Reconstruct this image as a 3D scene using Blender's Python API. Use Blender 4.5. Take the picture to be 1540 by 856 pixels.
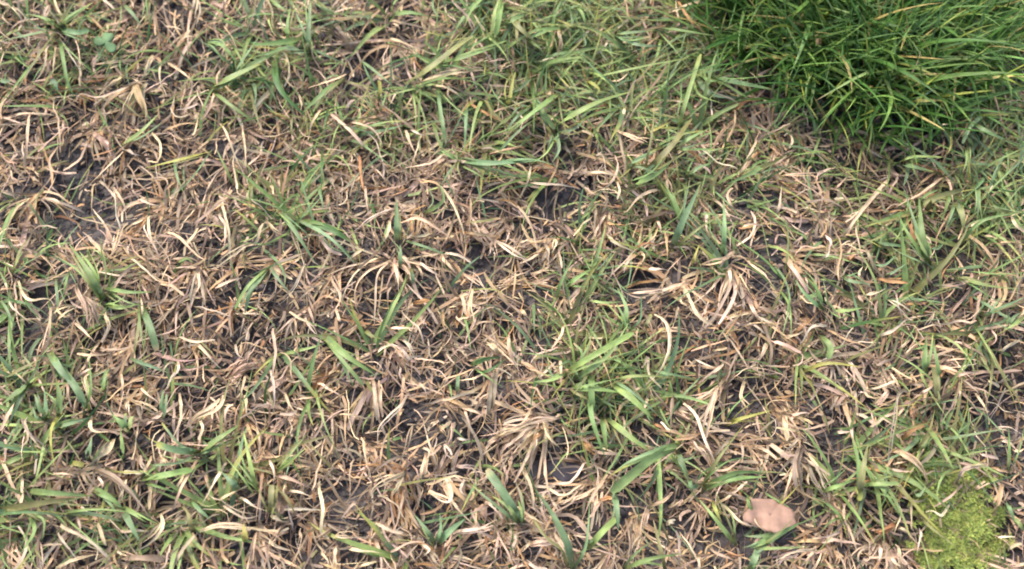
import bpy, math, random
import numpy as np

# ------------------------------------------------------------------ scene, camera, sky, sun
for o in list(bpy.data.objects):
    bpy.data.objects.remove(o, do_unlink=True)
SC = bpy.context.scene
COL = SC.collection
rng = np.random.default_rng(11)
random.seed(11)

HFOV = math.radians(50)
PITCH = math.radians(70)            # camera looks this far below the horizon
DIST = 0.472                        # lens to the lawn along the optical axis
PW, PH = 1540.0, 856.0
cam_pos = np.array([0.0, -DIST * math.cos(PITCH), DIST * math.sin(PITCH)])
cd = bpy.data.cameras.new('camera')
cd.sensor_width = 36
cd.lens = 18 / math.tan(HFOV / 2)
cd.clip_start = 0.01
cd.clip_end = 200
co = bpy.data.objects.new('camera', cd)
co.location = cam_pos
co.rotation_euler = (math.pi / 2 - PITCH, 0, 0)
COL.objects.link(co)
SC.camera = co
cd.dof.use_dof = True
cd.dof.focus_distance = 0.455
cd.dof.aperture_fstop = 7.0

SUN_EL, SUN_AZ = math.radians(52), math.radians(-35)     # azimuth clockwise from +Y
w = bpy.data.worlds.new('World')
SC.world = w
w.use_nodes = True
nt = w.node_tree
sky = nt.nodes.new('ShaderNodeTexSky')
sky.sky_type = 'NISHITA'
sky.sun_disc = False
sky.sun_elevation = SUN_EL
sky.sun_rotation = SUN_AZ
sky.air_density = 1.0
sky.dust_density = 4.0
sky.ozone_density = 0.6
nt.links.new(sky.outputs[0], nt.nodes['Background'].inputs[0])
nt.nodes['Background'].inputs[1].default_value = 0.15
sl = bpy.data.lights.new('sun', 'SUN')
sl.energy = 1.6
sl.angle = math.radians(20)
sl.color = (1.0, 0.93, 0.84)
so = bpy.data.objects.new('sun', sl)
so.rotation_euler = (math.pi / 2 - SUN_EL, 0, math.pi - SUN_AZ)
COL.objects.link(so)
SC.view_settings.view_transform = 'Standard'
SC.view_settings.look = 'None'
SC.view_settings.gamma = 1.0
SC.view_settings.use_curve_mapping = False
SC.view_settings.exposure = 1.38
SC.cycles.filter_width = 1.9

# ------------------------------------------------------------------ picture <-> lawn
_f = np.array([0, math.cos(PITCH), -math.sin(PITCH)])
_u = np.array([0, math.sin(PITCH), math.cos(PITCH)])
_tx = math.tan(HFOV / 2)
S_PX = 2 * _tx * DIST / PW           # metres of lawn under one photo pixel, mid frame


def p2w(px, py, z=0.0):
    """direction of a photo pixel met with the horizontal plane at height z"""
    px = np.asarray(px, float)
    py = np.asarray(py, float)
    a = (px - PW / 2) / (PW / 2) * _tx
    b = (PH / 2 - py) / (PW / 2) * _tx
    d = _f[None] + b[..., None] * _u + a[..., None] * np.array([1.0, 0, 0])
    t = (z - cam_pos[2]) / d[..., 2]
    return cam_pos + d * t[..., None]


def w2p(x, y, z):
    v = np.stack([x, y, z], -1) - cam_pos
    dep = v @ _f
    return PW / 2 + v[..., 0] / dep / _tx * PW / 2, PH / 2 - (v @ _u) / dep / _tx * PW / 2


# ------------------------------------------------------------------ relief of the lawn
def vnoise(x, y, seed):
    xi = np.floor(x).astype(np.int64)
    yi = np.floor(y).astype(np.int64)
    fx = x - xi
    fy = y - yi
    fx = fx * fx * (3 - 2 * fx)
    fy = fy * fy * (3 - 2 * fy)

    def hsh(i, j):
        n = (i * 374761393 + j * 668265263 + seed * 974711) & 0xFFFFFFFF
        n = ((n ^ (n >> 13)) * 1274126177) & 0xFFFFFFFF
        return ((n ^ (n >> 16)) & 0xFFFF) / 65535.0
    a = hsh(xi, yi); b = hsh(xi + 1, yi); c = hsh(xi, yi + 1); d = hsh(xi + 1, yi + 1)
    return (a * (1 - fx) + b * fx) * (1 - fy) + (c * (1 - fx) + d * fx) * fy


# bare soil seen through the grass: photo x, y, radius x, radius y
BARE = [(130, 245, 34, 18), (230, 272, 30, 20), (322, 258, 22, 22), (118, 318, 72, 44), (75, 425, 28, 26),
        (52, 470, 22, 36), (726, 402, 34, 24), (580, 478, 24, 26), (845, 308, 26, 22), (970, 417, 36, 18),
        (1142, 432, 22, 26), (1030, 512, 22, 40), (590, 648, 26, 30), (630, 668, 18, 30), (520, 745, 34, 24),
        (646, 772, 30, 24), (455, 815, 30, 26), (832, 704, 40, 22), (866, 775, 26, 26), (1005, 792, 34, 22),
        (1070, 805, 40, 20), (1110, 628, 38, 28), (1262, 672, 30, 40), (1322, 616, 36, 22), (1512, 622, 34, 34),
        (1075, 140, 24, 18), (1345, 378, 30, 22), (1270, 285, 14, 20), (561, 84, 22, 20), (672, 166, 26, 18),
        (684, 16, 24, 16), (708, 668, 26, 30), (1185, 742, 30, 24), (1510, 820, 26, 34), (20, 700, 18, 60),
        (212, 748, 26, 16), (250, 762, 24, 18), (1450, 640, 24, 18), (545, 130, 20, 16), (15, 200, 16, 12),
        (1420, 385, 22, 30), (360, 330, 18, 12)]
CLUMP = [(1035, -60), (1052, 20), (1082, 70), (1128, 108), (1172, 142), (1215, 172), (1262, 196), (1330, 205),
         (1400, 196), (1452, 168), (1492, 118), (1512, 60), (1535, 10), (1560, -60)]
# places with fine green undergrowth: x, y, rx, ry, weight
GREENS = [(860, 60, 150, 90, 1.0), (760, 30, 60, 60, .8), (960, 130, 120, 80, .7), (1050, 60, 60, 90, .8),
          (100, 40, 80, 45, .5), (430, 70, 70, 80, .5), (1490, 290, 70, 110, .8), (910, 560, 90, 60, .7),
          (60, 590, 80, 60, .6), (30, 790, 60, 60, .7), (1330, 500, 90, 60, .4), (1410, 690, 60, 60, .8),
          (1350, 370, 60, 40, .6), (990, 230, 120, 60, .45), (640, 130, 60, 60, .35), (1250, 230, 170, 50, .45),
          (730, 230, 90, 50, .35), (1500, 160, 60, 80, .7), (80, 370, 60, 40, .3), (470, 340, 60, 40, .35),
          (850, 480, 60, 30, .5), (1470, 520, 90, 70, .35), (1010, 740, 120, 60, .3), (1440, 790, 120, 90, .3),
          (200, 800, 120, 40, .4), (540, 300, 60, 40, .25),
          (1300, 330, 130, 80, .3), (1200, 420, 60, 60, .4), (1400, 470, 150, 110, .36), (1290, 700, 120, 90, .3), (1000, 330, 80, 60, .5),
          (960, 610, 110, 70, .6), (600, 190, 90, 60, .4), (120, 110, 130, 80, .45), (380, 120, 90, 60, .6), (470, 210, 60, 80, .45),
          (430, 330, 70, 60, .5), (1090, 260, 110, 60, .5), (150, 430, 60, 50, .4), (350, 680, 70, 60, .4), (880, 410, 40, 70, .5),
          (30, 430, 40, 90, .35), (770, 180, 80, 60, .6), (1180, 560, 60, 50, .3), (80, 690, 90, 50, .4), (560, 540, 40, 40, .3)]


def _ell(px, py, L):
    m = np.zeros_like(px)
    for e in L:
        d = ((px - e[0]) / e[2]) ** 2 + ((py - e[1]) / e[3]) ** 2
        if len(e) == 4:
            d = d / 1.35
        m = np.maximum(m, np.exp(-d * 0.9) * (e[4] if len(e) > 4 else 1))
    return m


def in_poly(px, py, poly):
    r = np.zeros(px.shape, bool)
    n = len(poly)
    for i in range(n):
        x1, y1 = poly[i]; x2, y2 = poly[(i + 1) % n]
        c = ((y1 > py) != (y2 > py)) & (px < (x2 - x1) * (py - y1) / (y2 - y1 + 1e-9) + x1)
        r ^= c
    return r


def bare_at(x, y):
    px, py = w2p(x, y, np.zeros_like(x))
    return _ell(px, py, BARE)


def green_at(x, y):
    px, py = w2p(x, y, np.zeros_like(x))
    far = (np.abs(px - 770) > 900) | (np.abs(py - 428) > 560)
    return np.where(far, 0.35, np.maximum(_ell(px, py, GREENS), .10))


def relief(x, y):
    x = np.asarray(x, float); y = np.asarray(y, float)
    h = 0.010 * vnoise(x / 0.055 + 3.1, y / 0.055, 5) + 0.005 * vnoise(x / 0.021, y / 0.021, 9) \
        + 0.0018 * vnoise(x / 0.007, y / 0.007, 13)
    near = np.exp(-((x / 0.5) ** 2 + (y / 0.4) ** 2) ** 2)
    return h - 0.008 - near * 0.005 * bare_at(x, y)


# ------------------------------------------------------------------ materials
def leaf_material(name, rough, transl, streak, spec=0.3):
    m = bpy.data.materials.new(name)
    m.use_nodes = True
    n = m.node_tree.nodes; l = m.node_tree.links
    n.clear()
    out = n.new('ShaderNodeOutputMaterial')
    at = n.new('ShaderNodeAttribute'); at.attribute_name = 'col'
    uv = n.new('ShaderNodeUVMap')
    mp = n.new('ShaderNodeMapping'); mp.inputs['Scale'].default_value = (7, 1.6, 1)
    l.new(uv.outputs[0], mp.inputs[0])
    no = n.new('ShaderNodeTexNoise'); no.inputs['Scale'].default_value = 1.0; no.inputs['Detail'].default_value = 3
    l.new(mp.outputs[0], no.inputs[0])
    r1 = n.new('ShaderNodeMapRange')
    r1.inputs[1].default_value = 0.3; r1.inputs[2].default_value = 0.7
    r1.inputs[3].default_value = 1 - streak; r1.inputs[4].default_value = 1 + streak
    l.new(no.outputs[0], r1.inputs[0])
    ge = n.new('ShaderNodeTexCoord')
    n2 = n.new('ShaderNodeTexNoise'); n2.inputs['Scale'].default_value = 170; n2.inputs['Detail'].default_value = 4
    l.new(ge.outputs['Object'], n2.inputs[0])
    r2 = n.new('ShaderNodeMapRange')
    r2.inputs[1].default_value = 0.3; r2.inputs[2].default_value = 0.7
    r2.inputs[3].default_value = 0.72; r2.inputs[4].default_value = 1.25
    l.new(n2.outputs[0], r2.inputs[0])
    mu = n.new('ShaderNodeMath'); mu.operation = 'MULTIPLY'
    l.new(r1.outputs[0], mu.inputs[0]); l.new(r2.outputs[0], mu.inputs[1])
    vm = n.new('ShaderNodeVectorMath'); vm.operation = 'SCALE'
    l.new(at.outputs['Color'], vm.inputs[0]); l.new(mu.outputs[0], vm.inputs['Scale'])
    p = n.new('ShaderNodeBsdfPrincipled')
    p.inputs['Roughness'].default_value = rough
    p.inputs['Specular IOR Level'].default_value = spec
    l.new(vm.outputs[0], p.inputs['Base Color'])
    bp = n.new('ShaderNodeBump'); bp.inputs['Strength'].default_value = 0.5; bp.inputs['Distance'].default_value = 0.0003
    l.new(no.outputs[0], bp.inputs['Height']); l.new(bp.outputs[0], p.inputs['Normal'])
    tr = n.new('ShaderNodeBsdfTranslucent')
    l.new(vm.outputs[0], tr.inputs['Color'])
    mx = n.new('ShaderNodeMixShader'); mx.inputs[0].default_value = transl
    l.new(p.outputs[0], mx.inputs[1]); l.new(tr.outputs[0], mx.inputs[2])
    l.new(mx.outputs[0], out.inputs[0])
    return m


def soil_material():
    m = bpy.data.materials.new('damp_soil')
    m.use_nodes = True
    n = m.node_tree.nodes; l = m.node_tree.links
    p = n['Principled BSDF']
    p.inputs['Roughness'].default_value = 0.8
    p.inputs['Specular IOR Level'].default_value = 0.35
    tc = n.new('ShaderNodeTexCoord')
    a = n.new('ShaderNodeTexNoise'); a.inputs['Scale'].default_value = 70; a.inputs['Detail'].default_value = 8
    a.inputs['Roughness'].default_value = 0.7
    l.new(tc.outputs['Object'], a.inputs[0])
    cr = n.new('ShaderNodeValToRGB')
    e = cr.color_ramp.elements
    e[0].position = 0.3; e[0].color = (0.024, 0.022, 0.025, 1)
    e[1].position = 0.72; e[1].color = (0.130, 0.115, 0.110, 1)
    k = e.new(0.52); k.color = (0.060, 0.053, 0.053, 1)
    l.new(a.outputs[0], cr.inputs[0])
    v = n.new('ShaderNodeTexVoronoi'); v.inputs['Scale'].default_value = 380
    l.new(tc.outputs['Object'], v.inputs[0])
    l.new(cr.outputs[0], p.inputs['Base Color'])
    f = n.new('ShaderNodeTexNoise'); f.inputs['Scale'].default_value = 420; f.inputs['Detail'].default_value = 6
    l.new(tc.outputs['Object'], f.inputs[0])
    ad = n.new('ShaderNodeMath'); ad.operation = 'ADD'
    l.new(v.outputs[0], ad.inputs[0]); l.new(f.outputs[0], ad.inputs[1])
    b = n.new('ShaderNodeBump'); b.inputs['Strength'].default_value = 1.0; b.inputs['Distance'].default_value = 0.0025
    l.new(ad.outputs[0], b.inputs['Height']); l.new(b.outputs[0], p.inputs['Normal'])
    return m


M_DRY = leaf_material('dry_grass', 0.6, 0.16, 0.22, 0.25)
M_GREEN = leaf_material('green_grass', 0.45, 0.26, 0.14, 0.35)
M_MOSS = leaf_material('moss_leaves', 0.6, 0.30, 0.12, 0.2)
M_LEAF = leaf_material('dead_leaf_skin', 0.7, 0.10, 0.10, 0.2)
M_SOIL = soil_material()

PAL = {  # linear base colours
    'g': (0.180, 0.265, 0.092), 'b': (0.160, 0.240, 0.115), 'l': (0.240, 0.320, 0.110), 'd': (0.060, 0.125, 0.036),
    'y': (0.330, 0.320, 0.085), 'o': (0.195, 0.195, 0.078),
    's': (0.575, 0.435, 0.285), 'w': (0.600, 0.480, 0.345), 't': (0.440, 0.300, 0.172), 'p': (0.520, 0.375, 0.275),
    'r': (0.370, 0.205, 0.095), 'k': (0.280, 0.210, 0.150),
    'm': (0.175, 0.122, 0.083)}
GREEN = set('gbldyo')


def jit(c, a=0.12, h=0.06):
    c = np.array(c) * (1 + rng.uniform(-a, a))
    return np.clip(c * (1 + rng.uniform(-h, h, 3)), 0.01, 0.85)


# ------------------------------------------------------------------ blades
def blade_arrays(P, W, S, C, fold=0.0, across=3):
    """P centre lines (N,K,3), W half widths (N,K), S side vectors (N,K,3), C colours (N,K,3)"""
    N, K, _ = P.shape
    T = np.gradient(P, axis=1)
    T /= np.linalg.norm(T, axis=2, keepdims=True) + 1e-9
    Nn = np.cross(S, T)
    if across == 3:
        V = np.stack([P - S * W[..., None] + Nn * (W * fold)[..., None], P, P + S * W[..., None] + Nn * (W * fold)[..., None]], 2)
    else:
        V = np.stack([P - S * W[..., None], P + S * W[..., None]], 2)
    A = across
    Cc = np.repeat(C[:, :, None, :], A, 2).reshape(-1, 3)
    uu = np.linspace(0, 1, A)
    ro = rng.uniform(0, 40, (N, 1, 1))
    U = np.broadcast_to(uu[None, None, :] + ro, (N, K, A))
    L = np.linspace(0, 1, K)
    Vv = np.broadcast_to(L[None, :, None] * 3 + ro * 1.7, (N, K, A))
    UV = np.stack([U, Vv], -1).reshape(-1, 2)
    k, a = np.meshgrid(np.arange(K - 1), np.arange(A - 1), indexing='ij')
    q = np.stack([k * A + a, k * A + a + 1, (k + 1) * A + a + 1, (k + 1) * A + a], -1).reshape(-1, 4)
    F = (q[None] + (np.arange(N) * K * A)[:, None, None]).reshape(-1, 4)
    return V.reshape(-1, 3), F, Cc, UV


def mesh_obj(name, V, F, Cc, UV, mat, parent=None, origin=None, smooth=True):
    me = bpy.data.meshes.new(name)
    V = np.asarray(V, np.float32)
    if origin is not None:
        V = V - np.asarray(origin, np.float32)
    nv, nf, k = len(V), len(F), F.shape[1]
    me.vertices.add(nv); me.vertices.foreach_set('co', V.ravel())
    me.loops.add(nf * k); me.loops.foreach_set('vertex_index', F.astype(np.int32).ravel())
    me.polygons.add(nf)
    me.polygons.foreach_set('loop_start', (np.arange(nf) * k).astype(np.int32))
    me.polygons.foreach_set('use_smooth', np.full(nf, smooth))
    if Cc is not None:
        ca = me.color_attributes.new('col', 'FLOAT_COLOR', 'POINT')
        ca.data.foreach_set('color', np.concatenate([Cc, np.ones((nv, 1))], 1).astype(np.float32).ravel())
    if UV is not None:
        ul = me.uv_layers.new(name='UVMap')
        ul.data.foreach_set('uv', UV[F.ravel()].astype(np.float32).ravel())
    me.update(calc_edges=True)
    me.materials.append(mat)
    o = bpy.data.objects.new(name, me)
    if parent is not None:
        o.parent = parent
    elif origin is not None:
        o.location = [float(v) for v in origin]
    COL.objects.link(o)
    return o


def sides(P, tw0, tw1):
    T = np.gradient(P, axis=1)
    T /= np.linalg.norm(T, axis=2, keepdims=True) + 1e-9
    up = np.array([0, 0, 1.0])
    S = np.cross(T, np.broadcast_to(up, T.shape))
    ln = np.linalg.norm(S, axis=2, keepdims=True)
    # keep a steady side where the blade is nearly upright
    ref = S.sum(1, keepdims=True); ref /= np.linalg.norm(ref, axis=2, keepdims=True) + 1e-9
    S = np.where(ln > 0.25, S / (ln + 1e-9), ref)
    S = S - T * (S * T).sum(2, keepdims=True)
    S /= np.linalg.norm(S, axis=2, keepdims=True) + 1e-9
    B = np.cross(T, S)
    K = P.shape[1]
    a = tw0[:, None] + (tw1 - tw0)[:, None] * np.linspace(0, 1, K)[None]
    return S * np.cos(a)[..., None] + B * np.sin(a)[..., None]


def width_profile(K, blunt):
    t = np.linspace(0, 1, K)[None]
    full = np.minimum(1, 0.75 + t * 1.5) * np.clip((1 - t) / 0.75, 0, 1) ** 0.62
    stub = np.minimum(1, 0.85 + t) * np.clip((1 - t) / 0.06 + 0.5, 0, 1)
    b = np.asarray(blunt)[:, None]
    return np.maximum(full * (1 - b) + stub * b, 0.05)


def walk(B, L, az, e0, e1, curl, K, wob=0.0):
    """grow centre lines from bases B (N,3): length, heading, start and end elevation, sideways curl"""
    N = len(B)
    t = np.linspace(0, 1, K)
    el = e0[:, None] + (e1 - e0)[:, None] * (t[None] ** 0.8)
    hd = az[:, None] + curl[:, None] * t[None] ** 1.3
    if wob:
        hd = hd + np.cumsum(rng.normal(0, wob, (N, K)), 1)
        el = el + np.cumsum(rng.normal(0, wob * .7, (N, K)), 1)
    st = (L / (K - 1))[:, None]
    d = np.stack([np.cos(el) * np.cos(hd), np.cos(el) * np.sin(hd), np.sin(el)], -1) * st[..., None]
    P = np.concatenate([B[:, None], B[:, None] + np.cumsum(d[:, :-1], 1)], 1)
    g = relief(P[..., 0], P[..., 1])
    P[..., 2] = np.maximum(P[..., 2], g + 0.0008)
    return P


def colours(N, K, keys, probs, a=0.18, tip=None):
    idx = rng.choice(len(keys), N, p=np.array(probs) / np.sum(probs))
    base = np.array([PAL[k] for k in keys])[idx] * rng.uniform(1 - a, 1 + a, (N, 1)) * rng.uniform(.94, 1.06, (N, 3))
    C = np.repeat(base[:, None], K, 1)
    t = np.linspace(0, 1, K)[None, :, None]
    if tip is not None:
        ty = np.array(PAL[tip[0]])
        f = (rng.random((N, 1, 1)) < tip[1]) * np.clip((t - rng.uniform(.35, .9, (N, 1, 1))) * 4, 0, 1)
        C = C * (1 - f) + ty * f
    C = C * (1 + 0.12 * np.sin(t * rng.uniform(3, 9, (N, 1, 1)) + rng.uniform(0, 6, (N, 1, 1))))
    return np.clip(C, 0.01, 0.85)


def stuff(name, label, cat, P, W, S, C, mat, fold=0.3, across=2):
    o = mesh_obj(name, *blade_arrays(P, W, S, C, fold, across), mat)
    o['kind'] = 'stuff'; o['label'] = label; o['category'] = cat
    return o


def empty(name, loc, label, cat, group=None):
    o = bpy.data.objects.new(name, None)
    o.empty_display_size = 0.01
    o.location = [float(v) for v in loc]
    COL.objects.link(o)
    tag(o, label, cat, group)
    return o


def tag(o, label, cat, group=None):
    o['label'] = label; o['category'] = cat
    if group:
        o['group'] = group


# ------------------------------------------------------------------ ground
gx = np.concatenate([-np.geomspace(30, 0.5, 26)[:-1], np.linspace(-0.5, 0.5, 400), np.geomspace(0.5, 30, 26)[1:]])
gy = np.concatenate([-np.geomspace(30, 0.4, 26)[:-1], np.linspace(-0.4, 0.42, 330), np.geomspace(0.42, 30, 26)[1:]])
X, Y = np.meshgrid(gx, gy, indexing='ij')
Z = relief(X, Y)
nx, ny = X.shape
ii, jj = np.meshgrid(np.arange(nx - 1), np.arange(ny - 1), indexing='ij')
F = np.stack([ii * ny + jj, (ii + 1) * ny + jj, (ii + 1) * ny + jj + 1, ii * ny + jj + 1], -1).reshape(-1, 4)
ground = mesh_obj('ground', np.stack([X, Y, Z], -1).reshape(-1, 3), F, None, None, M_SOIL)
ground['kind'] = 'structure'

# ------------------------------------------------------------------ soil crumbs
def crumbs(n):
    ph = (1 + 5 ** .5) / 2
    iv = np.array([(-1, ph, 0), (1, ph, 0), (-1, -ph, 0), (1, -ph, 0), (0, -1, ph), (0, 1, ph), (0, -1, -ph), (0, 1, -ph),
                   (ph, 0, -1), (ph, 0, 1), (-ph, 0, -1), (-ph, 0, 1)]) / 1.9
    fi = np.array([(0, 11, 5), (0, 5, 1), (0, 1, 7), (0, 7, 10), (0, 10, 11), (1, 5, 9), (5, 11, 4), (11, 10, 2), (10, 7, 6),
                   (7, 1, 8), (3, 9, 4), (3, 4, 2), (3, 2, 6), (3, 6, 8), (3, 8, 9), (4, 9, 5), (2, 4, 11), (6, 2, 10), (8, 6, 7), (9, 8, 1)])
    x = rng.uniform(-0.30, 0.30, n); y = rng.uniform(-0.20, 0.24, n)
    r = 0.0004 + 0.0018 * rng.random(n) ** 4
    c = np.stack([x, y, relief(x, y) + r * .3], -1)
    v = iv[None] * (r[:, None] * rng.uniform(.6, 1.3, (n, 12)))[..., None] * rng.uniform(.7, 1.2, (n, 1, 3)) + c[:, None]
    f = (fi[None] + (np.arange(n) * 12)[:, None, None]).reshape(-1, 3)
    o = mesh_obj('soil_crumbs', v.reshape(-1, 3), f, None, None, M_SOIL, smooth=False)
    o['kind'] = 'stuff'; o['label'] = 'small dark soil crumbs scattered over the bare ground'; o['category'] = 'soil'


crumbs(14000)

# ------------------------------------------------------------------ flat litter and fine undergrowth (nobody could count these)
def spread(n, x0, x1, y0, y1, keep):
    out = []
    tot = 0
    while tot < n:
        x = rng.uniform(x0, x1, n); y = rng.uniform(y0, y1, n)
        k = rng.random(n) < keep(x, y)
        out.append(np.stack([x[k], y[k]], -1)); tot += k.sum()
    return np.concatenate(out)[:n]


CL = np.array(CLUMP)


def clump_at(x, y):
    px, py = w2p(x, y, np.zeros_like(x))
    return in_poly(px, py, CLUMP)


MOSS_C = (1438, 792)


def moss_at(x, y):
    px, py = w2p(x, y, np.zeros_like(x))
    d = np.sqrt(((px - 1442) / 62) ** 2 + ((py - 800) / 62) ** 2)
    d2 = np.sqrt(((px - 1402) / 34) ** 2 + ((py - 738) / 34) ** 2)
    return np.minimum(d, d2) + 0.9 * (vnoise(px / 20, py / 20, 31) - .5)


def keep_dry(x, y):
    k = 1 - 0.98 * bare_at(x, y) ** .8
    k *= 1 - 0.3 * green_at(x, y)
    k = np.where(clump_at(x, y), 0.15, k)
    k *= np.where(moss_at(x, y) < 1, 0.15, 1)
    k *= 0.35 + 0.95 * vnoise(x / 0.018 + 9, y / 0.018, 21)
    return k


def litter(name, label, n, box, K, lmin, lmax, wmin, wmax, zmax, keys, probs, keep, e=0.25, wob=0.1, a=0.3, across=2):
    xy = spread(n, *box, keep)
    g = relief(xy[:, 0], xy[:, 1])
    B = np.concatenate([xy, (g + 0.0006 + zmax * rng.random(n) ** 1.5)[:, None]], 1)
    L = lmin + (lmax - lmin) * rng.random(n) ** 1.6
    hd = 9 * vnoise(xy[:, 0] / .022, xy[:, 1] / .022, 91) + rng.normal(0, .55, n) + math.pi * rng.integers(0, 2, n)
    P = walk(B, L, hd, rng.normal(e * .6, e, n), rng.normal(-e, e * 1.2, n),
             rng.normal(0, 0.6, n), K, wob)
    W = width_profile(K, rng.random(n) < .45) * (rng.uniform(wmin, wmax, n) / 2)[:, None]
    S = sides(P, rng.normal(0, .7, n), rng.normal(0, .9, n))
    return stuff(name, label, 'dry grass', P, W, S, colours(n, K, keys, probs, a), M_DRY, 0.3, across)


CORE = (-0.27, 0.27, -0.17, 0.21)
litter('thatch', 'flattened grey brown dead grass litter lying on the soil', 17000, CORE, 7, .006, .024, .0004, .0014, .004,
       'kmtpr', [4, 5, 2.5, 1.2, .5], keep_dry, a=.4, wob=.14)
litter('straw_litter', 'pale fine dead grass bits tangled over the litter', 5200, CORE, 9, .008, .026, .0003, .0010, .007,
       'sptwk', [3, 3, 3, .8, 1.5], keep_dry, e=.45, wob=.22)

litter('leaf_crumbs', 'tiny broken bits of dead grass strewn over soil and moss', 6000, CORE, 4, .0015, .0055, .0005, .0016, .003,
       'kmtsr', [3, 3, 2, 1.2, 1], lambda x, y: .3 + .7 * vnoise(x / .01, y / .01, 23), e=.3, a=.4)


def keep_out(x, y):
    o = (x < CORE[0]) | (x > CORE[1]) | (y < CORE[2]) | (y > CORE[3])
    return o * (0.35 + 0.9 * vnoise(x / 0.03, y / 0.03, 77))


litter('thatch', 'dead grass litter spreading over the lawn around', 60000, (-.75, .75, -.6, .7), 5, .010, .032, .0009, .0024, .010,
       'kstpr', [4, 2, 3, 2, .5], keep_out, e=.35)


def fine_grass(name, label, n, box, keep, lmin, lmax, wmin, wmax, keys, probs, e0=(.4, 1.2), e1=(-.7, .6)):
    K = 7
    xy = spread(n, *box, keep)
    g = relief(xy[:, 0], xy[:, 1])
    B = np.concatenate([xy, (g - .001)[:, None]], 1)
    L = rng.uniform(lmin, lmax, n)
    P = walk(B, L, rng.uniform(0, 2 * math.pi, n), rng.uniform(*e0, n), rng.uniform(*e1, n), rng.normal(0, .5, n), K, .05)
    W = width_profile(K, np.zeros(n)) * (rng.uniform(wmin, wmax, n) / 2)[:, None]
    S = sides(P, rng.normal(0, .3, n), rng.normal(0, .6, n))
    return stuff(name, label, 'grass', P, W, S, colours(n, K, keys, probs, .25, ('y', .25)), M_GREEN, .3, 2)


def keep_green(x, y):
    return np.where(clump_at(x, y) | (moss_at(x, y) < .95), 0, green_at(x, y) ** 1.9) * (0.3 + vnoise(x / .012, y / .012, 41))


fine_grass('fine_grass', 'thin short green shoots growing up through the dead grass', 5600, CORE, keep_green, .010, .034, .0005, .0015,
           'gbdol', [3, 2.6, 1, 3, 3])
fine_grass('fine_grass', 'green and olive grass of the lawn around', 12000, (-.75, .75, -.6, .7), keep_out, .015, .05, .001, .003,
           'gbol', [3, 3, 2, 1])

# ------------------------------------------------------------------ landmarks for the labels
LAND = [((1155, 775), 'pinkish brown fallen leaf'), ((1436, 790), 'bright moss patch'), ((842, 708), 'slate coloured leaf scrap'),
        ((158, 66), 'lobed weed leaf'), ((1001, 535), 'looped white straw'), ((112, 318), 'wide grey soil patch'),
        ((605, 655), 'round soil hollow'), ((910, 545), 'broad light green star tuft'), ((1340, 640), 'tall hooked white straw'),
        ((1208, 690), 'forked straw stump'), ((585, 400), 'great straw fan'), ((298, 410), 'pale straw fan'),
        ((820, 640), 'swept straw sheaf'), ((215, 130), 'thick tan straw sheath'), ((95, 45), 'leafy green rosette'),
        ((1392, 350), 'red stemmed green shoot'), ((690, 240), 'blue green star tuft'), ((835, 195), 'long leaved star tuft'),
        ((520, 530), 'lone broad green leaf'), ((985, 440), 'thick white straw bar'), ((380, 110), 'paired broad green leaves'),
        ((975, 715), 'longest broad green leaf'), ((720, 745), 'twisted straw loops'), ((155, 400), 'bright green fork'),
        ((80, 585), 'broad green leaf cluster'), ((230, 770), 'long grey straw strip'), ((465, 40), 'upright blue green blade'),
        ((690, 110), 'arched pale straw strip'), ((1010, 205), 'long thin light green stem'), ((310, 680), 'mid lawn green pair'),
        ((1480, 430), 'curved light green blade'), ((48, 300), 'hanging tan tuft'), ((1096, 410), 'combed pinkish tuft'),
        ((1450, 590), 'grey splayed tuft'), ((1265, 455), 'orange stubbed green fork'), ((845, 840), 'leaning blue green blade'),
        ((430, 700), 'yellow tipped green blade'), ((740, 370), 'dark soil pit'), ((1120, 170), 'brown curled tuft')]


def where(px, py):
    d = in_poly(np.array([px]), np.array([py + 0.0]), [(p[0] + (p[0] - 1290) * .22, p[1] + max(0, p[1]) * .33) for p in CLUMP])[0]
    b = float(_ell(np.array([px * 1.0]), np.array([py * 1.0]), BARE)[0])
    g = float(_ell(np.array([px * 1.0]), np.array([py * 1.0]), GREENS)[0])
    on = 'over soil' if b > .35 else ('among green' if g > .4 else 'on thatch')
    if d:
        return on + ' by the dense green clump'
    dist, name = min((math.hypot(px - c[0], py - c[1]), n) for c, n in LAND)
    return f'{on} {"touching" if dist < 32 else ("beside" if dist < 70 else "near")} the {name}'


# ------------------------------------------------------------------ dry tufts: each a thing, each blade a part
DRYN = {'s': 'pale', 'w': 'bleached white', 't': 'tan', 'p': 'pinkish', 'r': 'orange brown', 'k': 'grey brown'}


def add_blades(root, origin, P, W, S, C, mat, fold, name='blade'):
    for i in range(len(P)):
        mesh_obj(name, *blade_arrays(P[i:i + 1], W[i:i + 1], S[i:i + 1], C[i:i + 1], fold), mat, root, origin)


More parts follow.
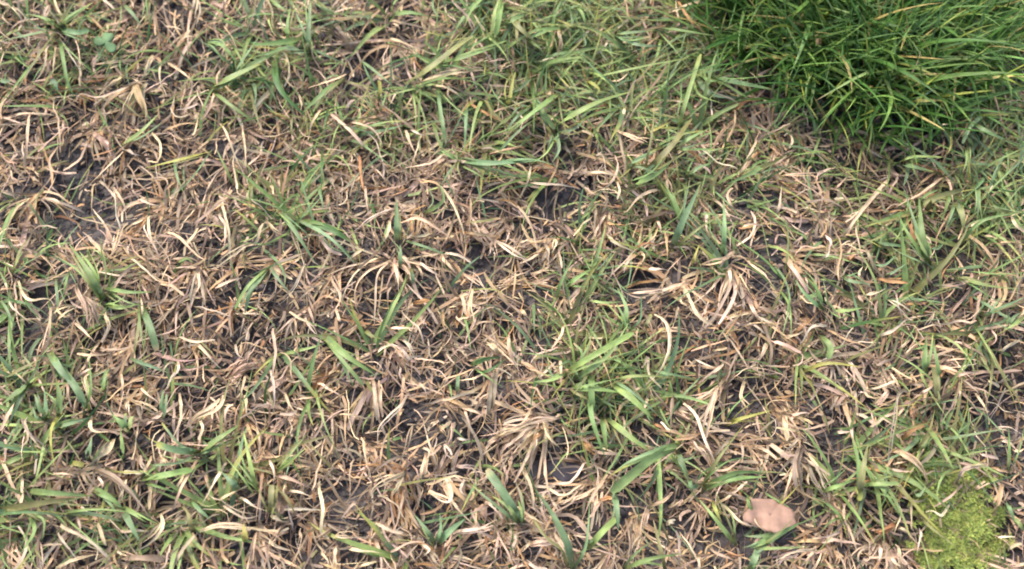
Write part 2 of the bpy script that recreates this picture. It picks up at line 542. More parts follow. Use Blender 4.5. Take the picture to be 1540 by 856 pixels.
# crowns read from the photograph (x, y, blades, reach in pixels, colour, heading of the fan in degrees, spread)
CROWNS = [(215, 125, 12, 70, 't', -90, 70), (265, 250, 16, 42, 's', -90, 85), (370, 185, 14, 45, 's', -90, 80), (480, 95, 10, 38, 's', -90, 60),
          (605, 60, 12, 55, 'p', -80, 90), (285, 40, 9, 60, 's', -90, 40), (48, 292, 14, 62, 't', -100, 75), (298, 402, 16, 52, 's', -70, 110),
          (585, 392, 18, 78, 's', -100, 90), (130, 448, 14, 52, 'p', -90, 80), (375, 305, 14, 48, 'p', -100, 80), (500, 410, 12, 60, 't', -90, 60),
          (730, 505, 12, 52, 's', -80, 90), (590, 520, 13, 48, 'p', -90, 100), (1096, 405, 16, 72, 'p', -90, 50), (1150, 470, 12, 60, 'k', -120, 70),
          (820, 635, 20, 68, 's', -150, 70), (607, 708, 13, 58, 'r', -110, 80), (715, 750, 15, 50, 'p', -120, 120), (560, 575, 12, 60, 't', -95, 40),
          (1208, 680, 11, 66, 's', -85, 55), (1390, 545, 12, 55, 'p', -80, 120), (1440, 575, 12, 58, 'k', -40, 90), (1250, 815, 13, 58, 't', -110, 90),
          (255, 680, 15, 46, 'p', -90, 90), (215, 630, 12, 44, 'p', -60, 130), (390, 805, 13, 52, 's', -90, 70), (660, 830, 12, 48, 'p', -60, 120),
          (910, 310, 12, 52, 's', -90, 60), (960, 380, 13, 48, 't', -90, 110), (1160, 320, 12, 55, 't', -110, 90), (1060, 300, 12, 50, 'p', -100, 80),
          (1180, 215, 12, 58, 't', -100, 70), (1120, 170, 11, 58, 't', -110, 60), (790, 420, 12, 44, 'r', -90, 140), (430, 560, 14, 55, 't', -60, 120),
          (340, 560, 13, 48, 'p', -90, 130), (500, 620, 14, 58, 'k', -120, 90), (170, 590, 12, 40, 's', -90, 100), (1180, 610, 13, 50, 't', -90, 80),
          (1100, 560, 12, 62, 's', -130, 60), (1490, 700, 11, 62, 'p', -140, 60), (1330, 800, 13, 58, 'p', -90, 110), (1500, 480, 11, 52, 'k', -100, 90),
          (700, 320, 12, 46, 'p', -90, 70), (640, 250, 12, 48, 'p', -90, 90), (530, 250, 11, 52, 's', -80, 110), (410, 245, 11, 52, 's', -120, 80),
          (150, 520, 13, 46, 'p', -10, 120), (60, 540, 11, 46, 's', -60, 120), (940, 640, 11, 46, 'r', -90, 100), (990, 690, 11, 46, 't', -100, 90),
          (900, 720, 10, 50, 's', -110, 60), (760, 800, 12, 46, 'p', -100, 110), (560, 810, 13, 48, 'k', -80, 110), (480, 700, 12, 40, 's', -90, 130),
          (300, 760, 12, 52, 'k', -60, 90), (120, 780, 12, 52, 's', -70, 90), (50, 690, 11, 44, 's', -60, 110), (1420, 250, 11, 52, 's', -90, 70)]
taken = [(c[0], c[1]) for c in CROWNS]
spots = []
tries = 0
while len(spots) < 190 and tries < 20000:
    tries += 1
    px, py = random.uniform(-40, 1580), random.uniform(-30, 900)
    if py < -10 and random.random() < .5:
        continue
    if in_poly(np.array([px]), np.array([py]), CLUMP)[0]:
        continue
    b = _ell(np.array([px]), np.array([py]), BARE)[0]
    g = _ell(np.array([px]), np.array([py]), GREENS)[0]
    if random.random() < b * 2.2 or random.random() < g * .35:
        continue
    if math.hypot((px - 1442) / 60, (py - 795) / 55) < 1 or math.hypot(px - 1155, py - 775) < 62:
        continue
    if any((px - q[0]) ** 2 + (py - q[1]) ** 2 < 56 ** 2 for q in taken):
        continue
    taken.append((px, py))
    right = px > 900
    spots.append((px, py, random.randint(8, 14), random.uniform(34, 58),
                  random.choices('stpkrw', [3, 3, 3.6, 2.4, .9, .4] if not right else [2, 4, 3, 3, 1.2, .2])[0],
                  random.gauss(-90, 60), random.uniform(60, 170)))


def dry_tuft(px, py, n, reach, key, head, spr):
    g0 = p2w(np.array([px]), np.array([py]), 0.004)[0]
    gz = float(relief(g0[0], g0[1]))
    o = np.array([g0[0], g0[1], gz])
    K = 9
    n = int(n * 1.5)
    r = rng.uniform(0, .0040, n); a = rng.uniform(0, 6.283, n)
    B = np.stack([o[0] + r * np.cos(a), o[1] + r * np.sin(a), np.full(n, gz - .001)], -1)
    nb = max(3, n // 4)                                  # blades lie together in a few matted locks
    lock = head + rng.uniform(-spr, spr, nb)
    az = np.radians(lock[rng.integers(0, nb, n)] + rng.normal(0, 11, n))
    L = reach * S_PX * rng.uniform(.6, 1.6, n) * 1.12
    e0 = rng.uniform(.35, 1.1, n); e1 = rng.uniform(-1.6, -.3, n)
    P = walk(B, L, az, e0, e1, rng.normal(0, .55, n), K, .075)
    W = width_profile(K, rng.random(n) < .4) * (rng.uniform(.0006, .0015, n) * rng.choice([1, 1, 1, 1.5], n) / 2)[:, None]
    S = sides(P, rng.normal(0, .5, n), rng.normal(0, 1.1, n))
    ks = key + 'stpk'
    C = colours(n, K, ks, [5, 1.6, 1, 1.2, .6], .22, ('w', .4))
    bf = (np.clip(.42 - np.linspace(0, 1, K), 0, .42) / .42)[None, :, None] * rng.uniform(0, .75, (n, 1, 1))
    C = C * (1 - bf) + np.array(PAL['r']) * bf       # browned leaf bases
    full = 'wide' if spr > 110 else ('drooping' if spr > 65 else 'combed')
    size = 'large' if reach > 56 else ('small' if reach < 42 else 'medium')
    lab = f'{size} {full} {DRYN[key]} dead grass tuft {where(px, py)}'
    root = empty('dry_grass_tuft', o, lab, 'dry grass', 'dead grass tufts')
    add_blades(root, o, P, W, S, C, M_DRY, .35)


for c in CROWNS + spots:
    dry_tuft(*c)

# ------------------------------------------------------------------ blades traced from the photograph
# tile origin, tile scale; each row: colour key + width in photo pixels, then points from the base outward in tile pixels
TILES = []
SCL = 1141 / 400.0
TILES.append(((0, 0), SCL, """
g15 250,120 310,70 400,10
b10 250,125 130,150 0,178
b12 255,125 330,140 380,130
o6 245,140 200,190 100,340 30,450
g9 255,150 285,330 322,430
g10 240,110 190,80 120,60
w5 255,165 300,240 345,300
s5 300,150 340,230 390,310
s5 210,200 180,280 150,350
s5 240,200 232,270 225,320
b9 530,20 570,60 610,115
o9 640,0 632,50 620,95
g9 890,180 960,200 1020,275
l18 900,385 1000,330 1141,262
g16 990,340 1080,280 1200,215
l11 520,625 600,570 682,488
y8 910,650 760,688 620,722
s13 655,240 620,300 600,345
t20 600,360 604,440 610,535
s8 575,370 545,440 520,560
s6 560,370 440,412 355,402
s12 530,320 470,370 430,412
s5 690,280 686,330 692,385
s6 720,270 790,325 832,362
s6 130,485 112,600 103,725
s5 250,628 204,680 208,750 160,830
w6 530,650 460,722 380,802
w7 550,640 578,660 605,668
s6 940,530 980,610 1040,720 1060,765
s5 925,390 895,465 860,512
w6 860,443 800,460 755,470
w14 215,20 205,45 190,80
t11 660,30 670,110 680,200
p9 820,40 805,160 810,260
s9 845,0 850,60 840,120
w8 40,10 85,70 130,130
s5 230,0 245,30 265,65
s5 960,110 990,160 1015,215
s6 650,570 690,620 680,690 630,690
b9 0,340 20,350 45,345
b13 200,370 230,350 250,390
s4 1040,540 1050,640 1060,740
k5 0,820 50,835 110,850
"""))
TILES.append(((400, 0), SCL, """
b12 186,225 183,120 192,0
g10 95,180 92,110 105,30
b13 180,222 80,208 -10,240
g14 160,165 60,182 -70,195
g10 215,12 260,42 302,68
d14 40,250 60,380 175,505
g14 335,340 240,405 155,485
t8 262,92 380,65 505,32
g10 540,60 620,54 705,72
o15 595,365 700,295 830,195 890,155
g11 735,275 860,242 1005,195
y9 482,425 488,390 485,345
o9 480,485 450,430 430,380
b8 735,368 748,470 772,615
b8 862,440 856,560 850,665
g8 715,520 735,590 762,645
b13 830,690 960,700 1160,692
b9 830,690 980,730 1095,765
b9 830,690 790,735 755,790
g8 830,690 790,670 740,640
d5 240,635 240,740 238,850
d5 268,455 252,540 250,605
r8 495,465 530,480 562,486
o10 1065,310 1058,370 1050,425
b10 1141,460 1080,500 1030,560
g12 1010,0 1000,70 985,150
o10 1090,60 1075,130 1080,210
g8 960,150 900,190 830,215
s6 540,88 640,105 722,140
s14 660,362 760,322 960,298
s5 720,368 780,378 862,437
w6 530,190 505,230 490,268
k13 565,185 590,250 612,315
s7 265,480 340,540 422,627
s6 240,470 195,535 180,602
s5 365,528 460,556 502,632
p6 880,308 890,340 902,375
s7 598,560 615,605 640,655
w6 770,658 690,705 600,720
t5 670,770 740,795 782,850
k11 800,0 850,60 890,130
s5 890,60 915,100 940,132
s6 545,100 570,120 568,150
w6 565,395 545,420 530,450
s10 75,320 110,360 150,395
s6 345,318 270,350 180,380
p8 1040,260 1000,255 950,265
w5 620,560 650,570 690,582
r6 860,440 920,480 1000,510
s5 530,170 600,190 672,218
b7 405,260 460,300 545,370
g9 20,0 60,30 100,50
b8 1141,330 1090,380 1040,400
t9 960,660 1040,640 1141,625
o6 130,600 110,560 115,490
r7 395,670 410,740 432,850
t9 660,780 720,780 780,850
"""))
TILES.append(((760, 0), SCL, """
y8 15,455 25,380 42,308
g12 232,400 120,482 15,575
g10 120,410 168,490 212,555
l14 205,552 300,488 420,430 545,392
b10 215,560 280,560 345,515
b13 -60,695 120,688 255,725
b9 200,560 170,520 150,470
b9 215,565 230,640 200,700
l6 345,342 480,310 640,275 790,250
l9 745,565 755,500 800,350 838,232
y6 598,576 660,548 712,520
o14 600,740 720,620 800,510
g12 525,805 640,752 722,685
b11 530,720 560,690 650,640
g10 720,640 780,600 900,540
b16 860,325 980,352 1150,385
b13 820,330 880,400 1000,420
g10 1141,695 1040,750 945,792
g16 100,165 170,130 240,120
o13 20,70 60,120 130,180
g9 300,20 330,60 345,110
b8 460,150 540,140 640,130
b9 470,150 560,190 680,200
g9 640,120 740,130 905,155
t6 690,105 600,120 490,150
s5 745,100 742,50 730,0
s6 700,50 770,30 832,5
r7 740,5 790,80 860,140
s6 510,455 505,520 500,595
t8 985,510 920,580 868,682
s5 1078,600 1040,680 1005,752
w6 108,785 220,790 322,812
s5 110,715 85,790 58,852
s8 225,120 235,180 245,235
w7 360,130 325,170 290,185
s9 420,118 380,140 350,165
w11 302,208 320,225 338,245
w7 140,270 180,258 210,250
g6 165,430 172,350 178,270
y9 350,345 400,380 395,400
s5 350,420 385,425 412,432
r8 555,265 600,225 660,210
s10 480,560 540,590 620,622
w8 385,668 410,660 435,652
s6 350,750 420,738 500,760
r8 890,180 915,210 940,235
s8 1080,322 1110,310 1141,300
g9 1060,240 1070,200 1100,150
b6 330,140 345,190 320,200
s5 480,780 490,820 480,856
s10 690,760 700,800 715,850
r10 740,640 800,660 870,710
w5 440,170 420,210 385,235
b8 590,760 620,720 680,690
b10 770,760 830,720 880,700
g14 0,110 40,80 90,60
"""))
TILES.append(((1100, 0), 1141 / 440.0, """
y9 180,208 220,218 262,228
t15 330,100 330,160 335,235
y9 680,396 770,392 850,391
l7 590,258 470,312 330,392
b9 985,440 950,480 895,535
b10 935,480 1000,515 1070,545
l6 370,20 440,45 522,66
k11 1005,300 1045,440 1092,590
g10 330,260 320,340 308,425
o12 0,695 130,650 235,590
s7 612,700 540,780 478,855
y9 915,575 925,640 932,705
s6 830,690 740,750 650,802
r10 0,440 60,400 130,390
s8 190,690 300,680 440,668
t7 440,672 400,640 350,600
s5 230,520 235,550 225,580
b10 690,620 685,680 670,730
b12 640,640 700,650 790,670
b7 970,450 930,500 900,560
w6 915,350 930,345 945,340
w6 810,488 830,487 855,485
s9 570,530 620,528 675,525
o10 760,820 800,770 900,740
o14 880,790 900,840 905,900
s7 1090,140 1120,138 1150,130
l9 1060,100 1110,60 1160,10
s5 400,740 440,700 470,690
w6 395,775 415,775 437,773
s6 175,845 188,790 195,730
"""))
TILES.append(((0, 280), SCL, """
g14 440,492 380,370 295,245
l10 430,470 400,360 340,280
g9 448,438 550,455 655,455
l9 445,508 520,522 602,502
b14 610,520 640,592 672,705
b15 1145,360 1080,440 1050,545
o9 55,385 90,270 135,215
b8 240,395 245,450 250,515
g8 300,358 285,410 268,472
b15 210,715 270,800 345,880
b9 470,775 450,810 425,856
o10 1075,-20 1076,40 1078,85
b6 0,485 30,530 65,610
t10 170,30 100,90 55,150
r9 160,35 125,90 118,140
s6 190,50 230,60 270,80
k9 165,45 210,100 225,150
t6 130,50 60,110 20,220
w8 855,345 820,440 800,522
s9 870,360 900,400 912,430
s7 850,345 800,350 755,352
s7 860,355 850,420 830,470
s9 740,312 800,315 850,332
s11 1085,245 1000,300 905,350
s6 1145,155 1110,200 1085,248
s7 735,330 680,430 638,562
s7 80,408 130,480 232,512
s11 217,520 210,610 204,705
s5 560,318 640,370 700,412
s7 640,130 645,200 668,262
s7 720,200 800,250 875,315
s6 488,5 515,50 542,105
w7 765,648 840,670 922,660
w8 432,692 560,690 642,645
p10 655,720 760,740 935,738
p8 750,792 850,770 935,748
s6 320,588 360,620 412,672
w5 605,478 612,560 570,600
w6 1010,680 1020,720 1045,742
s8 455,540 460,600 445,670
p12 330,420 360,520 380,620
p10 350,470 400,510 415,590
s8 250,520 290,560 340,520
s6 330,720 400,725 470,718
s8 460,310 500,250 545,140
r10 530,220 570,180 620,160
s6 480,460 520,380 590,330
s6 955,60 975,180 985,290
p7 940,120 970,160 960,270
s5 590,60 620,75 720,70
s6 720,70 760,20 800,-20
s6 690,420 740,430 790,470
s7 920,440 980,410 1040,392
s7 850,180 800,260 790,300
s5 240,580 280,540 330,520
o8 20,830 80,790 180,740
s5 45,790 90,820 120,850
b8 560,740 640,770 720,800
w6 760,752 765,790 720,830
o10 350,320 400,310 440,290
l7 760,330 800,310 830,330
"""))
TILES.append(((400, 280), SCL, """
b10 60,108 130,200 215,335
d16 140,150 270,182 405,262
b12 560,235 560,150 558,45
b9 575,350 578,300 575,250
b9 632,425 628,390 620,355
l15 250,640 340,722 465,808
o6 840,160 920,152 1005,138
d9 880,770 950,740 1010,735
d7 900,800 960,790 1030,740
b6 600,235 680,260 765,292
o8 420,618 450,640 495,655
s9 535,318 440,358 388,425 385,510 430,600
s9 525,330 480,385 470,500 458,612
s7 545,335 560,400 577,465
s8 640,335 660,370 672,412
s7 585,300 610,330 620,380
w8 550,100 460,130 378,192
s7 420,270 370,310 318,348
s7 575,160 650,138 740,190 822,242
s6 700,200 650,215 610,220
s6 750,0 810,90 850,200 855,285
s5 875,50 876,170 874,300
w6 770,288 830,298 882,332
w10 985,235 1060,280 1145,345
w6 660,328 700,358 742,382
s9 840,365 900,410 945,455
s8 230,210 270,290 290,362
w8 172,335 120,420 30,525
s8 280,390 315,480 290,530 213,588
w6 168,565 185,600 215,632
s7 32,610 30,720 42,850
s9 885,440 882,520 880,605
s9 1040,640 1042,700 1065,772
s10 1000,730 970,690 940,650
w6 532,610 580,608 645,608
s8 625,480 605,550 588,605
r18 630,500 680,495 730,500
s5 640,610 670,580 700,545
s7 530,150 525,190 505,235
s6 290,200 250,212 180,208
w7 230,220 280,270 325,295
s8 0,150 50,190 118,198
s5 120,570 135,630 95,690
p6 185,520 195,560 208,600
s5 600,230 625,200 640,175
s7 835,470 850,510 860,550
t8 760,540 770,600 790,640
p7 520,680 580,700 610,750
w8 590,660 620,690 645,760
s6 470,720 510,690 545,690
s9 1095,530 1120,560 1141,570
r8 1005,60 1060,70 1110,110
t6 860,200 950,210 960,215
s9 970,240 960,280 940,300
b7 225,0 240,60 245,110
s5 425,0 432,60 440,110
s6 300,530 310,560 320,580
s5 100,540 180,580 220,640
l6 500,230 520,180 530,150
s6 20,0 40,40 75,75
g9 680,120 760,60 740,-20
s6 660,60 600,70 550,100
"""))
TILES.append(((760, 280), SCL, """
g13 765,180 735,95 680,-15
b15 715,262 770,132 840,-15
b11 930,292 940,190 936,58
y7 800,342 815,300 832,248
l8 368,365 400,280 432,165
g7 218,485 240,410 292,308
g11 262,432 300,400 355,365
g10 505,625 520,530 480,435
l6 350,490 430,500 500,495
l12 255,802 385,722 548,630
l11 290,830 430,735 522,598
g9 300,800 350,700 370,640
g11 362,864 371,993 428,1164
l9 260,800 200,830 120,840
b6 615,790 720,808 842,832
o8 600,610 612,580 625,550
w12 528,462 620,450 715,443
s8 0,60 70,100 120,190 150,350 175,455
w8 0,250 60,298 122,352
s7 665,22 570,50 508,112
w8 640,550 690,600 705,690 670,790 600,850
s7 432,205 480,250 562,282
w7 598,350 640,358 695,360
s7 760,430 800,520 885,592
s13 340,425 300,470 248,525
k12 385,90 378,160 370,230
s10 985,282 940,320 905,358
w6 808,738 850,762 895,782
s9 15,655 25,720 42,775
p7 935,758 890,800 845,840
t9 960,360 930,420 900,520
s7 965,350 955,400 940,450
t9 975,360 1000,420 985,470
s9 580,280 600,310 580,340
w8 640,215 630,235 620,250
r9 560,280 600,250 680,250
s8 200,230 215,240 200,290
p9 170,250 190,290 170,330
s9 835,340 890,325 960,310
s9 1040,320 1090,370 1141,420
s6 740,520 730,570 710,610
p10 1040,500 1090,560 1141,580
s8 1120,680 1100,720 1080,755
s8 600,690 620,680 660,665
s6 605,730 600,760 590,780
r9 860,650 875,690 870,720
t8 410,370 460,390 490,420
s7 650,150 665,180 670,200
p9 860,110 865,160 870,220
s7 800,210 830,220 860,225
s6 1010,180 1060,165 1120,170
s8 990,100 950,40 1000,0
g7 820,120 880,120 930,130
s6 250,600 240,640 200,700
s7 235,750 240,800 240,850
t9 90,770 150,800 220,850
s8 310,540 315,570 320,610
l8 480,560 520,580 515,640
"""))
TILES.append(((1140, 280), SCL, """
g15 735,345 705,205 690,50
o12 690,95 730,60 790,20
g10 735,340 640,200 600,120
k10 745,440 730,390 735,340
l11 835,388 950,420 1045,437 1160,442
b9 960,562 1050,520 1150,475
g10 285,535 250,440 205,388
b9 280,535 200,460 160,400
l8 310,532 380,533 455,522
g12 710,810 716,720 722,640
g9 785,856 765,740 742,640
y8 195,795 300,760 465,780
o6 560,190 510,225 450,242
s7 362,212 450,110 535,-5
t6 600,80 670,50 745,-5
w8 548,485 610,530 665,565
w7 520,648 590,602 665,570
r11 680,265 665,195 645,130
w7 300,600 230,605 180,675
s6 120,652 160,640 195,618
s7 0,350 60,430 105,492
p7 45,660 110,685 185,712
s8 755,540 735,580 715,622
w7 755,545 780,600 795,645
k14 870,670 920,700 990,765
s7 1085,130 1105,165 1145,192
r13 520,400 580,410 645,412
b8 1065,610 1100,560 1141,540
t9 1010,250 1080,240 1141,250
s8 960,215 1020,225 1060,240
s6 200,390 210,415 215,440
s7 430,400 435,370 450,345
w6 275,315 300,285 303,245
r12 380,320 410,300 430,285
p8 290,210 310,240 300,270
k9 460,260 500,350 540,390
g9 270,450 240,470 200,480
w8 0,560 30,575 55,590
w7 35,675 20,720 0,745
w8 10,775 70,775 130,765
s7 800,330 820,300 840,290
b6 720,260 770,270 800,240
s8 450,470 500,460 550,440
s9 600,700 630,680 655,660
s9 630,730 655,700 690,680
s8 1050,720 1080,680 1130,640
p8 1000,610 1020,650 990,690
l8 1141,560 1090,600 1050,620
b9 350,390 410,410 480,420
g12 270,640 310,690 300,740
r9 150,640 220,580 250,540
s6 840,820 900,800 960,800
b9 500,240 560,250 640,260
b7 480,330 540,340 600,290
b6 540,385 580,370 640,330
g8 870,250 960,150 1141,110
b8 940,0 945,80 940,150
r9 540,120 600,115 650,130
s6 890,180 950,150 1010,150
"""))
TILES.append(((0, 556), SCL, """
g15 130,58 60,110 -15,168
b12 195,215 170,160 148,105
b11 195,220 198,150 190,78
g14 250,205 255,120 240,40
b14 370,192 340,100 265,-10
g10 430,105 445,60 462,0
b8 240,250 310,228 385,205
b12 380,385 388,330 395,285
g12 530,385 525,310 515,245
g12 550,265 520,230 478,190
l10 555,265 562,220 570,200
b13 850,352 760,345 670,318
g14 855,362 930,302 1025,238
l11 1100,515 1070,380 1045,265
g13 610,472 700,455 825,430
b11 700,205 695,150 700,85
b11 1025,515 990,480 950,440
g14 400,510 480,555 525,595
b15 525,590 560,660 602,742
g12 120,520 250,530 400,542
o15 0,602 180,570 335,552
b9 270,608 400,622 520,652
l10 120,618 150,690 85,795
b9 820,560 860,605 905,645
o10 830,690 810,640 800,600
y13 1055,740 1050,700 1045,660
y6 270,180 225,240 218,310 235,425
s6 380,20 382,120 410,165
s18 492,298 440,355 395,412
k16 390,420 500,480 590,560 650,640
s14 820,232 900,172 962,115
s10 845,390 790,490 738,612
w7 972,398 920,490 860,592
w7 530,440 570,440 612,442
w8 955,580 1040,622 1125,635
w6 1030,550 1090,580 1145,605
s7 260,668 350,712 420,762 472,812
s11 690,620 692,680 620,752 515,782
w9 520,690 580,695 655,712
s7 0,380 50,480 92,572
s7 70,130 35,190 0,262
s8 868,435 895,500 922,552
w9 545,130 550,180 552,235
s10 560,130 620,150 690,190
w5 605,80 650,120 690,155
s7 390,200 400,250 500,280
s6 770,100 775,200 740,300
w7 770,5 740,30 715,80
s6 1050,30 1040,90 1015,120
s8 1050,110 1055,180 1080,230
s6 1100,250 1110,300 1100,400
s8 740,320 820,320 1000,300
s6 860,220 870,260 850,300
s6 120,210 110,290 75,350
s7 20,300 25,360 30,430
s5 230,445 270,448 320,455
s6 350,440 370,480 390,500
y10 310,400 340,405 360,410
t8 200,560 300,555 480,580
s5 170,740 180,800 190,856
s8 240,850 330,810 440,790
k13 520,790 620,800 720,830
k13 500,600 580,650 640,690
s8 420,660 440,720 450,770
p7 330,630 345,680 335,720
s7 940,560 1000,530 1060,500
s9 860,690 940,670 1100,680
s9 1100,700 1085,760 1080,850
w5 250,700 300,770 330,830
w8 180,755 220,750 260,755
s6 640,470 650,500 640,600
s7 790,450 760,500 740,530
s8 690,380 720,400 740,440
p8 600,370 610,410 640,440
s7 650,370 640,400 620,440
b6 600,560 570,520 545,500
w5 420,460 440,490 430,520
s5 545,470 530,510 510,550
s5 520,20 520,60 520,120
p9 290,60 300,130 320,200
"""))
TILES.append(((400, 556), SCL, """
l11 40,440 120,380 195,318
b16 1095,650 1020,530 948,428
b9 725,742 690,690 635,620
b15 735,745 790,690 855,640
b7 820,95 822,60 825,25
o7 100,332 190,305 295,278
o11 20,605 22,550 25,495
g6 540,300 560,295 580,290
w10 605,108 530,200 485,270 478,372
s9 628,240 605,300 592,385
s8 408,290 435,370 447,465
s11 462,50 472,140 482,230
s7 492,80 496,140 500,205
s7 740,220 705,235 680,262
s9 595,440 520,480 460,525 455,560
s8 590,450 555,510 515,562
s8 690,490 770,455 850,465 950,490
w7 770,460 795,520 770,560 700,530
w6 850,470 838,520 875,552
s9 700,520 790,580 812,655
w8 818,410 880,418 912,452
w14 805,705 900,680 992,658
s9 280,715 400,712 485,735
s9 535,782 620,745 695,740
s7 230,480 240,600 238,690 270,722
w6 80,600 160,598 235,602
p16 50,458 140,480 218,520
w6 12,388 40,430 30,480
s8 980,290 1030,272 1085,260
k13 1055,340 1030,390 990,452
s9 845,165 900,180 970,212
k16 985,10 975,90 958,185
w6 20,0 35,100 30,190
s6 80,100 100,150 130,185
s6 60,190 100,190 130,175
s6 390,40 420,80 432,150
s5 220,60 320,100 320,140
s6 760,130 830,110 920,100
s6 660,60 685,90 685,130
s9 800,230 790,300 780,350
w9 765,320 780,350 800,385
s8 745,240 760,280 770,300
s15 690,360 680,430 665,480
s9 750,325 720,355 690,380
s6 850,170 870,230 890,275
w6 820,295 850,300 875,298
s12 1141,210 1080,240 980,290
p13 1141,250 1080,300 1010,380
s9 1095,400 1110,470 1130,520
s9 1141,160 1090,230 1000,240
w10 20,625 70,645 120,660
o8 25,500 40,560 20,640
s8 85,480 88,530 82,580
w7 100,520 150,530 195,545
s6 390,570 360,590 320,640
s7 300,760 295,800 285,850
s8 240,780 270,820 260,850
w8 1080,720 1070,750 1060,770
s8 1141,740 1110,770 1080,800
k11 700,780 740,820 770,850
p9 940,570 990,600 1030,640
p9 960,580 900,600 870,650
s6 470,660 540,690 590,700
s6 620,780 640,820 650,850
w6 670,750 700,770 680,800
s7 350,760 420,780 500,790
s8 150,680 140,760 120,850
s6 400,850 440,830 475,825
k9 290,690 220,720 160,700
r9 600,420 560,430 520,470
s6 670,340 700,350 680,390
"""))
TILES.append(((760, 556), SCL, """
l16 455,55 540,120 635,215
g13 370,20 368,90 372,172
g14 280,80 380,82 500,100
g12 415,200 425,280 435,355
l13 430,205 550,300 645,365
l19 755,318 640,370 540,450 455,525
b13 462,525 478,600 485,690
b17 290,860 260,740 200,620 130,515
b9 80,660 45,600 0,540
l12 355,765 420,692 475,640
b11 738,350 760,400 785,455
g16 855,510 960,472 1130,460
g10 850,500 1000,440 1141,450
l10 985,752 900,640 830,555
o10 685,856 660,750 635,645
l9 515,852 620,812 760,788
g14 1150,705 1100,740 1050,765
b13 1050,856 1070,810 1085,770
b9 790,470 800,500 830,500
s14 905,78 880,190 858,295
w7 765,145 820,200 860,310 922,432
w7 208,495 280,470 350,400
w6 178,505 250,540 325,495
s6 165,398 168,440 178,485
s7 435,450 370,550 328,645
w11 930,580 1000,650 1130,692
s9 160,220 205,300 240,370
s11 80,420 105,500 122,595
s9 590,710 560,770 525,835
w9 240,205 150,205 60,240
s9 230,190 130,220 0,270
s9 140,235 80,260 0,330
s9 150,250 110,280 60,380
r11 150,260 130,310 150,345
s8 140,255 120,330 110,380
r13 340,310 360,340 390,355
s6 500,200 510,270 520,350
s6 360,190 400,220 420,260
s6 610,125 590,180 550,215
k9 720,110 710,190 715,290
s9 1025,50 1010,110 1060,185
y8 950,230 1030,205 1141,175
s7 1080,200 1085,250 1090,300
s6 1010,315 1020,350 1015,400
k6 965,290 930,330 900,370
s8 790,330 850,360 880,410
r7 640,235 670,250 690,265
t9 830,270 770,295 700,300
s8 700,590 730,570 760,560
p9 610,600 600,650 590,700
t9 800,560 830,590 855,650
w9 690,665 710,650 735,655
r10 950,790 1000,800 1050,785
s5 290,710 340,720 370,735
p14 110,750 160,740 220,740
w7 90,820 130,850 180,856
s6 50,590 110,630 180,668
w9 50,700 45,740 30,770
p9 200,560 230,600 220,630
s8 210,700 250,760 290,820
t8 620,580 680,560 730,520
p8 730,590 750,570 760,550
r9 400,560 440,555 470,565
g6 1040,540 1045,580 1060,600
y9 890,560 900,600 930,660
w5 800,300 830,340 850,350
k7 880,770 940,800 1000,840
s6 820,800 830,830 830,856
"""))
TILES.append(((1140, 556), SCL, """
o14 430,555 452,430 472,315
g10 1070,455 1076,350 1075,255
l8 275,522 350,495 425,468
g10 375,645 320,600 265,555
g9 455,495 530,492 605,488
g14 -10,765 90,705 185,655
o14 770,140 765,60 755,-10
o10 690,345 710,300 735,255
g9 800,270 820,200 850,160
w9 645,92 598,105 582,250 563,415
w8 558,425 610,430 672,440
s13 578,355 650,385 705,425 740,500
k15 190,330 175,420 185,560
w9 195,375 250,420 295,505
s7 185,290 130,330 88,362
s6 215,225 212,260 205,300
s11 175,265 100,250 40,235
k11 210,400 240,470 300,570
s14 850,485 890,420 1005,410
s8 920,515 965,495 1012,480
t14 1050,490 1030,540 1008,592
w8 1000,245 1070,262 1150,278
s7 930,100 970,160 988,235
w6 820,580 780,625 720,612
s8 660,570 662,640 660,705
r14 595,658 540,680 475,705
s7 600,670 630,695 655,715
s8 240,770 150,780 55,835
p9 170,790 130,810 90,835
s8 250,770 220,810 180,856
t9 330,780 340,820 320,856
s8 480,750 430,790 410,830
w7 525,750 520,800 505,850
s8 600,755 610,800 620,856
w6 570,800 590,830 610,850
s9 470,85 530,70 605,45
s8 490,150 520,125 550,100
w5 430,98 450,98 470,92
s5 600,185 540,205 480,245
w6 140,190 180,188 220,188
s6 150,195 145,220 155,245
r9 75,125 130,130 200,130
r11 620,300 680,250 745,220
p10 700,105 730,85 750,60
s6 980,40 1010,60 1035,75
k8 975,90 985,150 1000,200
s6 870,80 860,110 850,145
b8 660,520 690,540 720,500
w5 690,680 700,720 680,790
w6 945,355 990,370 1030,385
s7 1090,345 1120,350 1141,340
w5 1025,725 1060,720 1100,715
s6 1070,775 1090,760 1130,745
l8 1141,690 1120,660 1100,640
p9 560,90 530,140 500,155
s5 580,405 610,400 650,395
y9 420,500 440,540 430,560
r6 500,700 560,690 590,665
k7 380,640 350,680 320,720
s6 360,690 300,715 230,720
t10 1000,420 1080,440 1141,430
p6 340,265 370,270 400,265
o7 280,190 300,250 320,260
b9 1060,560 1090,620 1100,660
"""))

traced = []
for (ox, oy), sc, txt in TILES:
    for row in txt.strip().splitlines():
        f = row.split()
        pts = np.array([[float(v) for v in q.split(',')] for q in f[1:]]) / sc + np.array([ox, oy])
        traced.append((f[0][0], float(f[0][1:]), pts))


